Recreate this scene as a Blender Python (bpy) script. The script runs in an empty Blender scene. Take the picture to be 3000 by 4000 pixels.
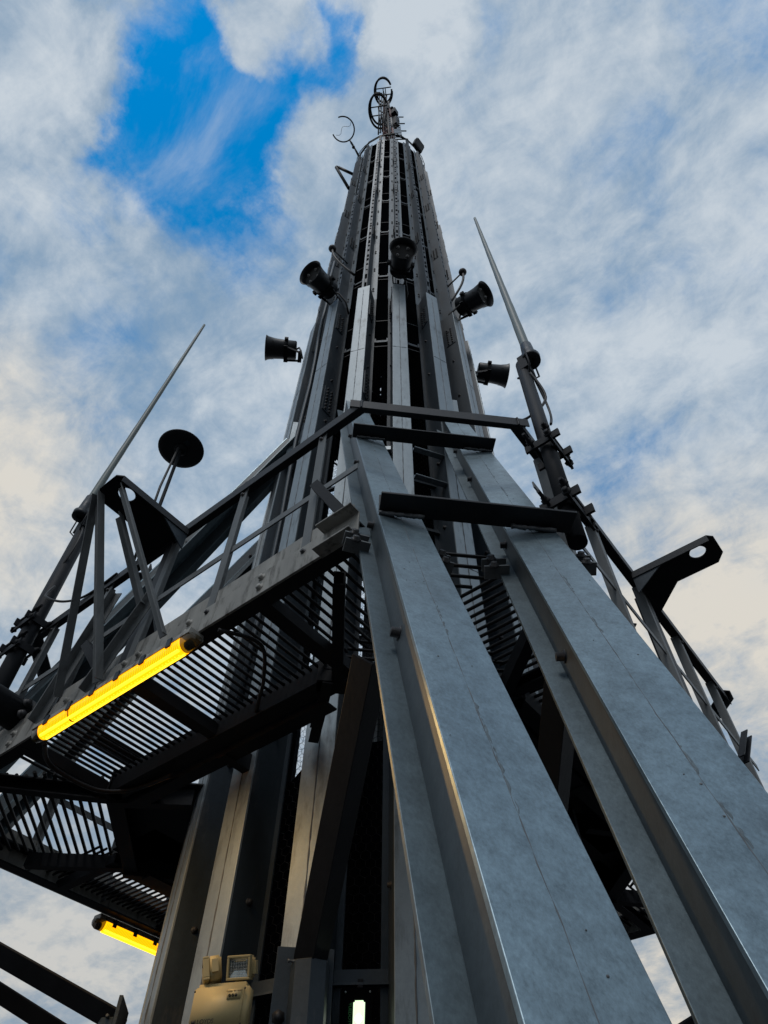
import bpy, bmesh, math, random
from mathutils import Vector, Matrix
random.seed(7)
sc = bpy.context.scene
col = sc.collection
R = math.radians
R2 = math.sqrt(.5)

# ------------------------------------------------------------------ camera
cam_d = bpy.data.cameras.new('camera')
cam = bpy.data.objects.new('camera', cam_d); col.objects.link(cam)
cam_d.sensor_fit = 'VERTICAL'; cam_d.sensor_height = 24.0; cam_d.lens = 24.0 * 2660 / 4000
cam_d.clip_start = .02; cam_d.clip_end = 5000
cam.matrix_world = Matrix(((0.786272, 0.490460, 0.375791, 2.49),
                           (0.617809, -0.632953, -0.466557, -3.125),
                           (0.009030, 0.599012, -0.800689, 1.55),
                           (0, 0, 0, 1)))
sc.camera = cam

# ------------------------------------------------------------------ sky, sun, exposure
SUN_EL, SUN_AZ = 58.0, 292.0           # azimuth measured from +X towards +Y
wd = bpy.data.worlds.new('World'); sc.world = wd; wd.use_nodes = True
NT = wd.node_tree; NT.nodes.clear()
def N(t, **k):
    n = NT.nodes.new(t)
    for a, v in k.items(): setattr(n, a, v)
    return n
def lk(a, b): NT.links.new(a, b)
def m(op, a, b=None, c=None, clamp=False):
    n = N('ShaderNodeMath', operation=op); n.use_clamp = clamp
    for i, v in enumerate((a, b, c)):
        if v is None: continue
        if isinstance(v, (int, float)): n.inputs[i].default_value = v
        else: lk(v, n.inputs[i])
    return n.outputs[0]
def mixc(f, a, b):
    n = N('ShaderNodeMix', data_type='RGBA')
    for i, v in ((0, f), (6, a), (7, b)):
        if isinstance(v, (int, float)): n.inputs[i].default_value = v
        elif isinstance(v, tuple): n.inputs[i].default_value = (*v, 1)
        else: lk(v, n.inputs[i])
    return n.outputs[2]
def sstep(v, lo, hi):
    n = N('ShaderNodeMapRange', interpolation_type='SMOOTHSTEP')
    lk(v, n.inputs[0]); n.inputs[1].default_value = lo; n.inputs[2].default_value = hi
    return n.outputs[0]
sky = N('ShaderNodeTexSky', sky_type='NISHITA')
sky.sun_disc = False; sky.sun_elevation = R(SUN_EL); sky.sun_rotation = R(90 - SUN_AZ)
sky.air_density = 1.0; sky.dust_density = .4; sky.ozone_density = 2.5
tc = N('ShaderNodeTexCoord')
nrm = N('ShaderNodeVectorMath', operation='NORMALIZE'); lk(tc.outputs['Generated'], nrm.inputs[0])
sep = N('ShaderNodeSeparateXYZ'); lk(nrm.outputs[0], sep.inputs[0])
zz = m('ADD', m('MAXIMUM', sep.outputs[2], 0.0), .22)
px, py = m('DIVIDE', sep.outputs[0], zz), m('DIVIDE', sep.outputs[1], zz)
cmb = N('ShaderNodeCombineXYZ'); lk(px, cmb.inputs[0]); lk(py, cmb.inputs[1]); cmb.inputs[2].default_value = 3.7
def noise(scale, detail=8, rough=.55, dist=0., off=0.):
    mp = N('ShaderNodeVectorMath', operation='ADD'); lk(cmb.outputs[0], mp.inputs[0]); mp.inputs[1].default_value = (off, off * .7, off * 1.3)
    n = N('ShaderNodeTexNoise'); lk(mp.outputs[0], n.inputs['Vector'])
    n.inputs['Scale'].default_value = scale; n.inputs['Detail'].default_value = detail
    n.inputs['Roughness'].default_value = rough; n.inputs['Distortion'].default_value = dist
    return n.outputs['Fac']
n_big, n_mid, n_fine = noise(2.1, 5, .5, .3, 1.3), noise(5.2, 11, .62, .3, 4.2), noise(12, 10, .66, .3, 9.)
fb = m('ADD', m('MULTIPLY', n_mid, .58), m('ADD', m('MULTIPLY', n_big, .26), m('MULTIPLY', n_fine, .24)))   # ~ .54 mean
wv = N('ShaderNodeTexNoise'); lk(cmb.outputs[0], wv.inputs['Vector']); wv.inputs['Scale'].default_value = 6.5; wv.inputs['Detail'].default_value = 7; wv.inputs['Roughness'].default_value = .6
wv2 = N('ShaderNodeVectorMath', operation='SUBTRACT'); lk(wv.outputs['Color'], wv2.inputs[0]); wv2.inputs[1].default_value = (.5, .5, .5)
wv3 = N('ShaderNodeVectorMath', operation='MULTIPLY_ADD'); lk(wv2.outputs[0], wv3.inputs[0]); wv3.inputs[1].default_value = (.24, .24, .0); lk(nrm.outputs[0], wv3.inputs[2])
wdir = N('ShaderNodeVectorMath', operation='NORMALIZE'); lk(wv3.outputs[0], wdir.inputs[0])
def blob(d, deg_in, deg_out):                     # 1 in the middle of a direction, 0 outside
    v = N('ShaderNodeVectorMath', operation='DOT_PRODUCT'); lk(wdir.outputs[0], v.inputs[0])
    dv = Vector(d).normalized(); v.inputs[1].default_value = dv
    return sstep(v.outputs['Value'], math.cos(R(deg_out)), math.cos(R(deg_in)))
HOLES = (((-.240, -.080, .967), 0, 10, -.74), ((-.290, -.050, .956), 0, 10, -.44), ((-.30, .02, .953), 0, 9, -.30), ((-.10, -.022, .995), 0, 4.4, -.64), ((.03, .082, .996), 0, 5, -.2),
         ((.011, .663, .748), 0, 12, -.24), ((.20, .40, .894), 0, 11, -.12), ((-.57, .05, .82), 0, 11, -.16),
         ((-.325, -.170, .930), 1, 5.5, .7), ((-.127, -.073, .989), 0, 4.6, .85), ((.0, .042, .999), 0, 4.2, .6), ((-.38, -.22, .9), 0, 7, .4))
cov = m('ADD', m('MULTIPLY', m('SUBTRACT', fb, .54), 3.0), .96)
for d, a, b, w in HOLES:
    cov = m('ADD', cov, m('MULTIPLY', blob(d, a, b), w))
cmask = sstep(cov, .04, .90)
# how lit a cloud is: bright thick parts, a grey-blue thin veil, cream patches lower down
st_ = N('ShaderNodeMapping'); lk(cmb.outputs[0], st_.inputs[0]); st_.inputs['Rotation'].default_value = (0, 0, .6); st_.inputs['Scale'].default_value = (1.0, 2.1, 1)
n_st = N('ShaderNodeTexNoise'); lk(st_.outputs[0], n_st.inputs['Vector']); n_st.inputs['Scale'].default_value = 4.4; n_st.inputs['Detail'].default_value = 10; n_st.inputs['Roughness'].default_value = .62; n_st.inputs['Distortion'].default_value = .5
cmask = m('ADD', cmask, m('MULTIPLY', m('SUBTRACT', 1.0, cmask), m('MULTIPLY', sstep(n_st.outputs['Fac'], .48, .74), .38)))
lit = sstep(m('ADD', m('MULTIPLY', n_fine, .30), m('ADD', m('MULTIPLY', noise(2.6, 8, .6, .4, 15.), .50), m('MULTIPLY', n_st.outputs['Fac'], .38))), .46, .74)
thick = sstep(cov, .75, 1.5)
lit = m('ADD', lit, m('MULTIPLY', thick, .35), clamp=True)
horizon = sstep(sep.outputs[2], .80, .25)
veil = mixc(horizon, (.215, .33, .47), (.25, .33, .42))
bright = mixc(horizon, (.56, .625, .69), (.58, .575, .55))
warm = m('ADD', blob((-.094, .768, .634), 0, 17), m('ADD', blob((-.719, .0, .695), 0, 15), blob((-.33, .894, .30), 0, 22)), clamp=True)
bright = mixc(m('MULTIPLY', warm, .75), bright, (.74, .68, .58))
ccol = mixc(lit, veil, bright)
hs = N('ShaderNodeHueSaturation'); lk(sky.outputs[0], hs.inputs['Color']); hs.inputs['Saturation'].default_value = 1.6; hs.inputs['Hue'].default_value = .488
skc = N('ShaderNodeVectorMath', operation='SCALE'); lk(hs.outputs[0], skc.inputs[0]); skc.inputs['Scale'].default_value = .82
clc = N('ShaderNodeVectorMath', operation='SCALE'); lk(ccol, clc.inputs[0]); clc.inputs['Scale'].default_value = 4.4
fin = mixc(cmask, skc.outputs[0], clc.outputs[0])
bg = N('ShaderNodeBackground'); lk(fin, bg.inputs[0]); bg.inputs[1].default_value = .15
wo = N('ShaderNodeOutputWorld'); lk(bg.outputs[0], wo.inputs[0])

sd = bpy.data.lights.new('sun', 'SUN'); sd.energy = .5; sd.angle = R(18); sd.color = (1.0, .96, .92)
sun = bpy.data.objects.new('sun', sd); col.objects.link(sun)
sv = Vector((math.cos(R(SUN_EL)) * math.cos(R(SUN_AZ)), math.cos(R(SUN_EL)) * math.sin(R(SUN_AZ)), math.sin(R(SUN_EL))))
sun.rotation_euler = sv.to_track_quat('Z', 'Y').to_euler(); sun.location = sv * 60
vs = sc.view_settings
vs.view_transform = 'Standard'; vs.look = 'None'; vs.gamma = 1; vs.exposure = .62; vs.use_curve_mapping = False

# ------------------------------------------------------------------ materials
MATS = {}
def mat(name, base, rough=.5, metal=.0, var=.25, scale=6., stain=None, stain_amt=0., spangle=0., bump=.0, vert=True, spec=.35):
    mt = bpy.data.materials.new(name); mt.use_nodes = True
    t = mt.node_tree; b = t.nodes['Principled BSDF']
    def nn(k): return t.nodes.new(k)
    tcn = nn('ShaderNodeTexCoord'); mp = nn('ShaderNodeMapping'); t.links.new(tcn.outputs['Object'], mp.inputs[0])
    mp.inputs['Scale'].default_value = (1, 1, .25 if vert else 1)
    n1 = nn('ShaderNodeTexNoise'); t.links.new(mp.outputs[0], n1.inputs['Vector']); n1.inputs['Scale'].default_value = scale; n1.inputs['Detail'].default_value = 7; n1.inputs['Roughness'].default_value = .62
    mr = nn('ShaderNodeMapRange'); t.links.new(n1.outputs['Fac'], mr.inputs[0]); mr.inputs[1].default_value = .3; mr.inputs[2].default_value = .7
    mr.inputs[3].default_value = 1 - var; mr.inputs[4].default_value = 1 + var
    sc_ = nn('ShaderNodeVectorMath'); sc_.operation = 'SCALE'; sc_.inputs[0].default_value = base; t.links.new(mr.outputs[0], sc_.inputs['Scale'])
    out = sc_.outputs[0]
    if spangle:
        vo = nn('ShaderNodeTexNoise'); mp3 = nn('ShaderNodeMapping'); t.links.new(tcn.outputs['Object'], mp3.inputs[0]); mp3.inputs['Scale'].default_value = (1, 1, .55); t.links.new(mp3.outputs[0], vo.inputs['Vector']); vo.inputs['Scale'].default_value = 150; vo.inputs['Detail'].default_value = 4; vo.inputs['Roughness'].default_value = .75
        n2 = nn('ShaderNodeTexNoise'); t.links.new(tcn.outputs['Object'], n2.inputs['Vector']); n2.inputs['Scale'].default_value = 22; n2.inputs['Detail'].default_value = 9; n2.inputs['Roughness'].default_value = .72
        ad = nn('ShaderNodeMath'); ad.operation = 'MULTIPLY_ADD'; t.links.new(vo.outputs['Fac'], ad.inputs[0]); ad.inputs[1].default_value = .8; t.links.new(n2.outputs['Fac'], ad.inputs[2])
        m2 = nn('ShaderNodeMapRange'); t.links.new(ad.outputs[0], m2.inputs[0]); m2.inputs[1].default_value = .66; m2.inputs[2].default_value = 1.14
        m2.inputs[3].default_value = 1 - spangle; m2.inputs[4].default_value = 1 + spangle
        s2 = nn('ShaderNodeVectorMath'); s2.operation = 'SCALE'; t.links.new(out, s2.inputs[0]); t.links.new(m2.outputs[0], s2.inputs['Scale']); out = s2.outputs[0]
    if stain:
        n3 = nn('ShaderNodeTexNoise'); t.links.new(mp.outputs[0], n3.inputs['Vector']); n3.inputs['Scale'].default_value = scale * 2.3; n3.inputs['Detail'].default_value = 9; n3.inputs['Roughness'].default_value = .7
        m3 = nn('ShaderNodeMapRange'); t.links.new(n3.outputs['Fac'], m3.inputs[0]); m3.inputs[1].default_value = .60 - .12 * stain_amt; m3.inputs[2].default_value = .74 - .08 * stain_amt
        m3.inputs[4].default_value = min(1, .35 + stain_amt)
        mx = nn('ShaderNodeMix'); mx.data_type = 'RGBA'; t.links.new(m3.outputs[0], mx.inputs[0]); t.links.new(out, mx.inputs[6]); mx.inputs[7].default_value = (*stain, 1); out = mx.outputs[2]
    t.links.new(out, b.inputs['Base Color'])
    b.inputs['Metallic'].default_value = metal; b.inputs['Specular IOR Level'].default_value = spec
    r1 = nn('ShaderNodeMapRange'); t.links.new(n1.outputs['Fac'], r1.inputs[0]); r1.inputs[3].default_value = max(.05, rough - .12); r1.inputs[4].default_value = min(1, rough + .14)
    t.links.new(r1.outputs[0], b.inputs['Roughness'])
    if bump:
        nb = nn('ShaderNodeTexNoise'); t.links.new(tcn.outputs['Object'], nb.inputs['Vector']); nb.inputs['Scale'].default_value = 55; nb.inputs['Detail'].default_value = 6
        bp = nn('ShaderNodeBump'); bp.inputs['Strength'].default_value = bump; bp.inputs['Distance'].default_value = .004
        t.links.new(nb.outputs['Fac'], bp.inputs['Height']); t.links.new(bp.outputs[0], b.inputs['Normal'])
    MATS[name] = mt
    return mt
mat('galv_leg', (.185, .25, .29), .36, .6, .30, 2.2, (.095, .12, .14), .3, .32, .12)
mat('leg_web_shaded', (.055, .07, .08), .5, .3, .25, 3.0, (.03, .035, .04), .2, .2, .12)  # same steel as the leg face, side shade put into the base colour
mat('leg_flange_shaded', (.10, .135, .155), .45, .45, .25, 3.0, (.06, .075, .085), .2, .28, .12)  # leg steel again, partly darkened for the shade on the flanges
mat('weld_grey', (.12, .155, .178), .8, .0, .3, 60., (.06, .07, .075), .4, .2, .3)
mat('galv_shaded', (.032, .045, .058), .5, .25, .26, 4.0, (.10, .10, .10), .35, .12, .2)  # galvanised steel with the shade on the column webs in its colour
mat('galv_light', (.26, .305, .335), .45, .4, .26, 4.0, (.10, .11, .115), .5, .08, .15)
mat('post', (.14, .15, .155), .55, .25, .3, 7.0, (.055, .05, .045), .35, .0, .2)
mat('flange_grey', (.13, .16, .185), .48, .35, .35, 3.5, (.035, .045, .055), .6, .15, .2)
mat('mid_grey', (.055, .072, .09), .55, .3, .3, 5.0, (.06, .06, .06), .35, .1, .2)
mat('rail', (.028, .031, .036), .55, .3, .3, 7.0, (.055, .05, .045), .35, .0, .2)
mat('fascia', (.29, .285, .265), .6, .15, .3, 6.0, (.05, .044, .038), .75, .0, .2)
mat('dark_steel', (.013, .0145, .018), .6, .15, .3, 6.0, (.017, .018, .02), .3, .0, .2, spec=.2)
mat('bar', (.022, .023, .025), .6, .3, .3, 9.0, (.06, .035, .022), .5, .0, .2)
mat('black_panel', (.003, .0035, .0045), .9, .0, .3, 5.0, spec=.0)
mat('wire', (.03, .03, .033), .5, .5, .2, 5.0)
mat('weld', (.12, .13, .14), .6, .4, .35, 40., (.05, .04, .035), .4, .0, .3)
mat('rubber', (.018, .018, .02), .5, .0, .2, 8.0)
mat('drum', (.024, .027, .032), .42, .3, .35, 6.0, (.05, .05, .055), .3)
mat('drum_in', (.008, .008, .009), .6, .0, .2, 5.0)
mat('bolt', (.04, .04, .043), .5, .5, .25, 30.)
mat('whip', (.16, .19, .185), .45, .0, .22, 14., (.20, .22, .20), .3)
mat('disc', (.02, .022, .026), .5, .1, .2, 6.)
mat('box_cream', (.42, .34, .17), .45, .0, .06, 7.)
mat('ink', (.02, .02, .018), .6, .0, .1, 5.)
mat('reflector', (.30, .32, .30), .22, .9, .3, 60.)
mat('mast_red', (.13, .035, .03), .6, .0, .25, 5.)
mat('mast_white', (.30, .30, .30), .6, .0, .25, 5.)
mat('deck', (.03, .03, .032), .85, .0, .3, 1.2, None, 0, 0, .3, False)
mat('green_ink', (.03, .16, .05), .5, .0, .1, 5.)

def glow(name, colr, strength):
    mt = bpy.data.materials.new(name); mt.use_nodes = True
    t = mt.node_tree; b = t.nodes['Principled BSDF']
    b.inputs['Base Color'].default_value = (*colr, 1); b.inputs['Roughness'].default_value = .3
    b.inputs['Emission Color'].default_value = (*colr, 1); b.inputs['Emission Strength'].default_value = strength
    MATS[name] = mt; return mt
glow('lamp_rib', (1., .30, .0012), 1.0)
glow('lamp_body', (1., .44, .002), 1.1)
glow('lamp_tube', (1., .56, .02), 1.6)
glow('led', (.72, .95, .62), .8)
glow('led_core', (.92, 1., .85), 6.)
def glass(name, colr, alpha):
    mt = bpy.data.materials.new(name); mt.use_nodes = True
    b = mt.node_tree.nodes['Principled BSDF']; b.inputs['Base Color'].default_value = (*colr, 1)
    b.inputs['Roughness'].default_value = .15; b.inputs['Alpha'].default_value = alpha
    MATS[name] = mt
glass('smoked', (.06, .045, .02), .85)
glass('lens', (.7, .72, .68), .25)

# ------------------------------------------------------------------ mesh builder
class MB:
    def __init__(s): s.v = []; s.f = []; s.sm = []
    def add(s, vs, fs, smooth=False):
        b = len(s.v); s.v += [Vector(p) for p in vs]; s.f += [[i + b for i in f] for f in fs]; s.sm += [smooth] * len(fs); return s
    def box(s, x0, x1, y0, y1, z0, z1):
        return s.add([(x, y, z) for z in (z0, z1) for y in (y0, y1) for x in (x0, x1)],
                     [(0, 2, 3, 1), (4, 5, 7, 6), (0, 1, 5, 4), (2, 6, 7, 3), (0, 4, 6, 2), (1, 3, 7, 5)])
    def prof(s, p0, p1, poly, up=(0, 0, 1)):
        """extrude a 2-D outline (a across, b along 'up') from p0 to p1"""
        p0, p1 = Vector(p0), Vector(p1); d = (p1 - p0).normalized(); up = Vector(up)
        a = d.cross(up).normalized(); b = a.cross(d).normalized()
        n = len(poly)
        vs = [p + a * q[0] + b * q[1] for p in (p0, p1) for q in poly]
        ar = sum(poly[i][0] * poly[(i + 1) % n][1] - poly[(i + 1) % n][0] * poly[i][1] for i in range(n))
        fs = [(i, (i + 1) % n, n + (i + 1) % n, n + i) for i in range(n)] + [tuple(range(n))[::-1], tuple(range(n, 2 * n))]
        if ar > 0: fs = [f[::-1] for f in fs]
        return s.add(vs, fs)
    def tube(s, pts, r, n=8, cap=True):
        pts = [Vector(p) for p in pts]; rs = r if isinstance(r, (list, tuple)) else [r] * len(pts)
        prev = None; vs = []
        for i, p in enumerate(pts):
            d = (pts[min(i + 1, len(pts) - 1)] - pts[max(i - 1, 0)]).normalized()
            a = (prev - d * prev.dot(d)) if prev else d.orthogonal()
            a.normalize(); b = d.cross(a); prev = a
            vs += [p + (a * math.cos(2 * math.pi * k / n) + b * math.sin(2 * math.pi * k / n)) * rs[i] for k in range(n)]
        fs = [(i * n + k, i * n + (k + 1) % n, (i + 1) * n + (k + 1) % n, (i + 1) * n + k) for i in range(len(pts) - 1) for k in range(n)]
        s.add(vs, fs, True)
        if cap:
            b = len(s.v) - len(vs)
            s.f += [[b + k for k in range(n)][::-1], [b + len(vs) - n + k for k in range(n)]]; s.sm += [False, False]
        return s
    def lathe(s, prof, o, axis, n=24):
        """prof: list of (distance along axis, radius)"""
        o, d = Vector(o), Vector(axis).normalized(); a = d.orthogonal().normalized(); b = d.cross(a)
        vs = [o + d * t + (a * math.cos(2 * math.pi * k / n) + b * math.sin(2 * math.pi * k / n)) * r for t, r in prof for k in range(n)]
        fs = [(i * n + k, i * n + (k + 1) % n, (i + 1) * n + (k + 1) % n, (i + 1) * n + k) for i in range(len(prof) - 1) for k in range(n)]
        return s.add(vs, fs, True)
    def plate(s, outline, z0, z1):
        n = len(outline)
        return s.add([(x, y, z) for z in (z0, z1) for x, y in outline],
                     [(i, (i + 1) % n, n + (i + 1) % n, n + i) for i in range(n)] + [tuple(range(n))[::-1], tuple(range(n, 2 * n))])
    def hexbolt(s, p, axis, r=.012, h=.012):
        return s.lathe([(-.004, r * 1.5), (.003, r * 1.5), (.003, r), (h, r), (h, 0.0004)], p, axis, 6)
    def mesh(s, name):
        me = bpy.data.meshes.new(name); me.from_pydata([tuple(v) for v in s.v], [], s.f); me.update()
        me.polygons.foreach_set('use_smooth', s.sm)
        bm = bmesh.new(); bm.from_mesh(me); bmesh.ops.recalc_face_normals(bm, faces=bm.faces); bm.to_mesh(me); bm.free()
        return me
W = {}
def empty(name, label, cat, loc=(0, 0, 0), rot=None, group=None, local=False):
    o = bpy.data.objects.new(name, None); col.objects.link(o); o.location = loc; o.empty_display_size = .1
    if rot is not None: o.rotation_euler = rot
    o['label'] = label; o['category'] = cat
    if group: o['group'] = group
    W[o] = Vector((0, 0, 0)) if local else Vector(loc)
    return o
def obj(name, mb, mt, parent=None, bevel=0., keep=False, **props):
    if not keep:
        lo = Vector([min(v[i] for v in mb.v) for i in range(3)]); hi = Vector([max(v[i] for v in mb.v) for i in range(3)])
        c = (lo + hi) / 2
        for v in mb.v: v -= c
    else: c = Vector((0, 0, 0))
    o = bpy.data.objects.new(name, mb.mesh(name)); o.data.materials.append(MATS[mt]); col.objects.link(o)
    W[o] = c; o.parent = parent; o.location = c - (W[parent] if parent else Vector((0, 0, 0)))
    if bevel:
        b = o.modifiers.new('bevel', 'BEVEL'); b.width = bevel; b.segments = 2; b.limit_method = 'ANGLE'; b.angle_limit = R(40)
    if name in ('bolt', 'bolt_row', 'spacer_block', 'paint_chip', 'ladder_rung', 'step_peg', 'lens_grid', 'screw', 'flange_bolt'): o['kind'] = 'stuff'
    for k, v in props.items(): o[k] = v
    return o
def copy_tree(o, parent=None):
    c = o.copy(); col.objects.link(c); c.parent = parent; W[c] = W[o].copy()
    for ch in [x for x in o.children]: copy_tree(ch, c)
    return c
def tag(o, label, cat, group=None):
    o['label'] = label; o['category'] = cat
    if group: o['group'] = group
    return o
def rect(w, h): return [(-w / 2, -h / 2), (w / 2, -h / 2), (w / 2, h / 2), (-w / 2, h / 2)]
def Lp(w, h, t, sx=1, sy=1): return [(x * sx, y * sy) for x, y in ((0, 0), (w, 0), (w, t), (t, t), (t, h), (0, h))]
def Cp(w, h, t, sx=1): return [(x * sx, y) for x, y in ((0, -h / 2), (w, -h / 2), (w, -h / 2 + t), (t, -h / 2 + t), (t, h / 2 - t), (w, h / 2 - t), (w, h / 2), (0, h / 2))]
def pol(r, deg, z=0.): return Vector((r * math.cos(R(deg)), r * math.sin(R(deg)), z))
def text_mesh(txt, size, name, mt, parent, loc, rot, extrude=.0008):
    cu = bpy.data.curves.new(name, 'FONT'); cu.body = txt; cu.size = size; cu.extrude = extrude; cu.align_x = 'CENTER'; cu.align_y = 'CENTER'
    tmp = bpy.data.objects.new(name, cu); col.objects.link(tmp)
    dg = bpy.context.evaluated_depsgraph_get(); me = bpy.data.meshes.new_from_object(tmp.evaluated_get(dg)); bpy.data.objects.remove(tmp)
    me.materials.clear(); me.materials.append(MATS[mt])
    o = bpy.data.objects.new(name, me); col.objects.link(o); o.parent = parent; o.location = loc; o.rotation_euler = rot
    W[o] = Vector(loc) + (W[parent] if parent else Vector((0, 0, 0)))
    return o
def bead(pts, r, seed, mb=None, n=6):
    """an uneven weld bead"""
    rg = random.Random(seed); mb = mb or MB()
    out, rr = [], []
    for p in pts:
        out.append(Vector(p) + Vector((rg.uniform(-1, 1), rg.uniform(-1, 1), 0)) * r * .25); rr.append(r * rg.uniform(.55, 1.25))
    return mb.tube(out, rr, n)

# ------------------------------------------------------------------ ground
g = MB().box(-1500, 1500, -1500, 1500, -.3, 0)
go = obj('ground', g, 'deck', None); go['kind'] = 'structure'

# ------------------------------------------------------------------ the tower
NCOL, RF, RB = 16, 1.13, .94
HAT, TOP = 10.22, 23.05
LEV = [8.9, 11.2, 13.5, 15.75, 18.05, 20.45, TOP]
tower = empty('steel_tower', 'tall grey galvanised steel tower of upright ribbed columns with splayed legs at its foot', 'tower')
cm = MB()
for s in (-1, 1):
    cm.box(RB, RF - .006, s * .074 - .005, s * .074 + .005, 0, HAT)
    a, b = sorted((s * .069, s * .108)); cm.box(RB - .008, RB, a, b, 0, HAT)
column = obj('column', cm, 'galv_shaded', tower, keep=True)
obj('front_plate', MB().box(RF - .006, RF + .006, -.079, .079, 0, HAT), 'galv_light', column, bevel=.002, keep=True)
obj('weld_seam', bead([(RF + .006, 0, .2 + i * .035) for i in range(int((HAT - .25) / .035))], .0042, 3), 'weld', column)
for zj in (4.95, 8.25):
    obj('weld_seam', bead([(RF + .006, -.078 + i * .012, zj) for i in range(14)], .0032, int(zj * 10)), 'weld', column)
up, uf = MB(), MB()
for s in (-1, 1):
    a, b = sorted((s * .016, s * .112)); uf.box(RB - .008, RB, a, b, HAT, TOP)
    for z0, z1, rr in ((HAT - .6, 16.4, 1.10), (16.4, 22.0, 1.065), (22.0, TOP, 1.02)):
        up.box(RB, rr, s * .02 - .004, s * .02 + .004, z0, z1)
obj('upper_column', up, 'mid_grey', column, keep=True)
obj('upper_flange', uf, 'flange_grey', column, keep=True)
sp = MB(); rg = random.Random(5); z = HAT + .3
while z < TOP - .2:
    rr = 1.10 if z < 16.4 else (1.065 if z < 22 else 1.02); h = rg.uniform(.05, .2)
    sp.box(rr - rg.uniform(.03, .06), rr - rg.uniform(-.008, .008), -.0155, .0155, z, z + h); z += h + rg.uniform(.04, .16)
obj('spacer_block', sp, 'galv_shaded', column, keep=True)
for z0, sgn in ((7.55, 1), (9.55, -1), (9.55, 1), (13.2, 1), (13.2, -1), (16.4, 1), (16.4, -1), (19.4, 1), (19.4, -1)):
    yy = sgn * (.079 if z0 < HAT else .024); ro = (.98, 1.10) if z0 < HAT else (.955, 1.055)
    pm = MB(); a, b = sorted((yy, yy + sgn * .008)); pm.box(ro[0], ro[1], a, b, z0 - .24, z0 + .24)
    pl = obj('splice_plate', pm, 'galv_shaded', column, keep=True)
    bm_ = MB()
    for i in range(2):
        for j in range(7): bm_.hexbolt((ro[0] + .03 + i * .055, yy + sgn * .008, z0 - .2 + j * .066), (0, sgn, 0), .011, .014)
    obj('bolt_row', bm_, 'bolt', pl, keep=True)
fb_ = MB()
for zz_ in [1.2 + .85 * i for i in range(26)]:
    for s in (-1, 1):
        if zz_ < HAT: fb_.hexbolt((RF - .1, s * .079, zz_), (0, s, 0), .012, .016)
        else: fb_.hexbolt((RB, s * .06, zz_), (1, 0, 0), .011, .014); fb_.hexbolt((RB, s * .06, zz_ + .09), (1, 0, 0), .011, .014)
obj('bolt_row', fb_, 'bolt', column, keep=True)
columns = {}
for k in range(-8, 8):
    c_ = column if k == -8 else copy_tree(column, tower)
    c_.rotation_euler = (0, 0, R(-45 + 22.5 * k)); columns[k] = c_

# infill between the columns: ribbed sheets above, hexagonal wire net below
XB = .922 * math.cos(R(11.25))
def ribbed(h):
    mb = MB(); n = 14; wdt = .2; pr = []
    for i in range(n + 1): pr.append((-wdt / 2 + wdt * i / n, .007 if i % 2 else 0.))
    vs = [(XB + q, y, z) for z in (0, h) for y, q in pr]
    mb.add(vs, [(i, i + 1, n + 2 + i, n + 1 + i) for i in range(n)])
    return mb.mesh('infill_panel')
pm = {}
for i in range(len(LEV) - 1): pm[i] = ribbed(LEV[i + 1] - LEV[i] - .03); pm[i].materials.append(MATS['black_panel'])
stm = MB()
stm.prof((XB + .012, -.1, 0), (XB + .012, .1, 0), rect(.010, .05), (0, 0, 1))
stm.box(XB + .016, XB + .03, -.085, -.06, -.05, .05); stm.box(XB + .016, XB + .03, .06, .085, -.05, .05)
strap_me = stm.mesh('strap'); strap_me.materials.append(MATS['mid_grey'])
lbm = MB().prof((XB + .008, -.1, 0), (XB + .008, .1, 0), rect(.016, .02)).mesh('panel_batten'); lbm.materials.append(MATS['dark_steel'])
def put(name, me, parent, rotz, loc=(0, 0, 0)):
    o = bpy.data.objects.new(name, me); col.objects.link(o); o.parent = parent; o.rotation_euler = (0, 0, rotz); o.location = loc; return o
hexm = MB()
cw, ch, wr = .046, .05, .0011
rows = int((LEV[0] - .4) / (ch * .75))
def wire(a, b):
    a, b = Vector((XB, *a)), Vector((XB, *b)); d = (b - a).normalized(); t = d.cross(Vector((1, 0, 0))) * wr; o = Vector((wr, 0, 0))
    hexm.add([a + t, a - t, b - t, b + t, a + o * 1.6, b + o * 1.6], [(0, 1, 2, 3), (1, 4, 5, 2), (0, 3, 5, 4)])
for j in range(rows):
    zc = .35 + j * ch * .75; of = (j % 2) * cw / 2
    for i in range(-2, 3):
        x = i * cw + of
        if abs(x) > .1: continue
        wire((x, zc - ch / 4), (x, zc + ch / 4)); wire((x, zc + ch / 4), (x + cw / 2, zc + ch / 2)); wire((x, zc + ch / 4), (x - cw / 2, zc + ch / 2))
net_me = hexm.mesh('wire_net'); net_me.materials.append(MATS['wire'])
for k in range(-8, 8):
    ra = R(-45 + 22.5 * k + 11.25)
    for i in range(len(LEV) - 1):
        put('infill_panel', pm[i], tower, ra, (0, 0, LEV[i] + .015))
        put('strap', strap_me, tower, ra, (0, 0, LEV[i]))
        put('panel_batten', lbm, tower, ra, (0, 0, LEV[i] + .62)); put('panel_batten', lbm, tower, ra, (0, 0, LEV[i] - .14))
    n_ = put('wire_net', net_me, tower, ra); n_['kind'] = 'stuff'
    for z0 in (2.56, 5.45, 6.05): obj('girt', MB().prof(pol(.945, -45 + 22.5 * k + 3.2, z0), pol(.945, -45 + 22.5 * k + 19.3, z0), Lp(.03, .06, .008)), 'galv_shaded', tower)
cap = MB().lathe([(0, .915), (.03, .915), (.03, .001)], (0, 0, TOP - .08), (0, 0, 1), 16); obj('sky_light_cap', cap, 'dark_steel', tower)  # unseen lid added to keep sky light out of the shaft
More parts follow.
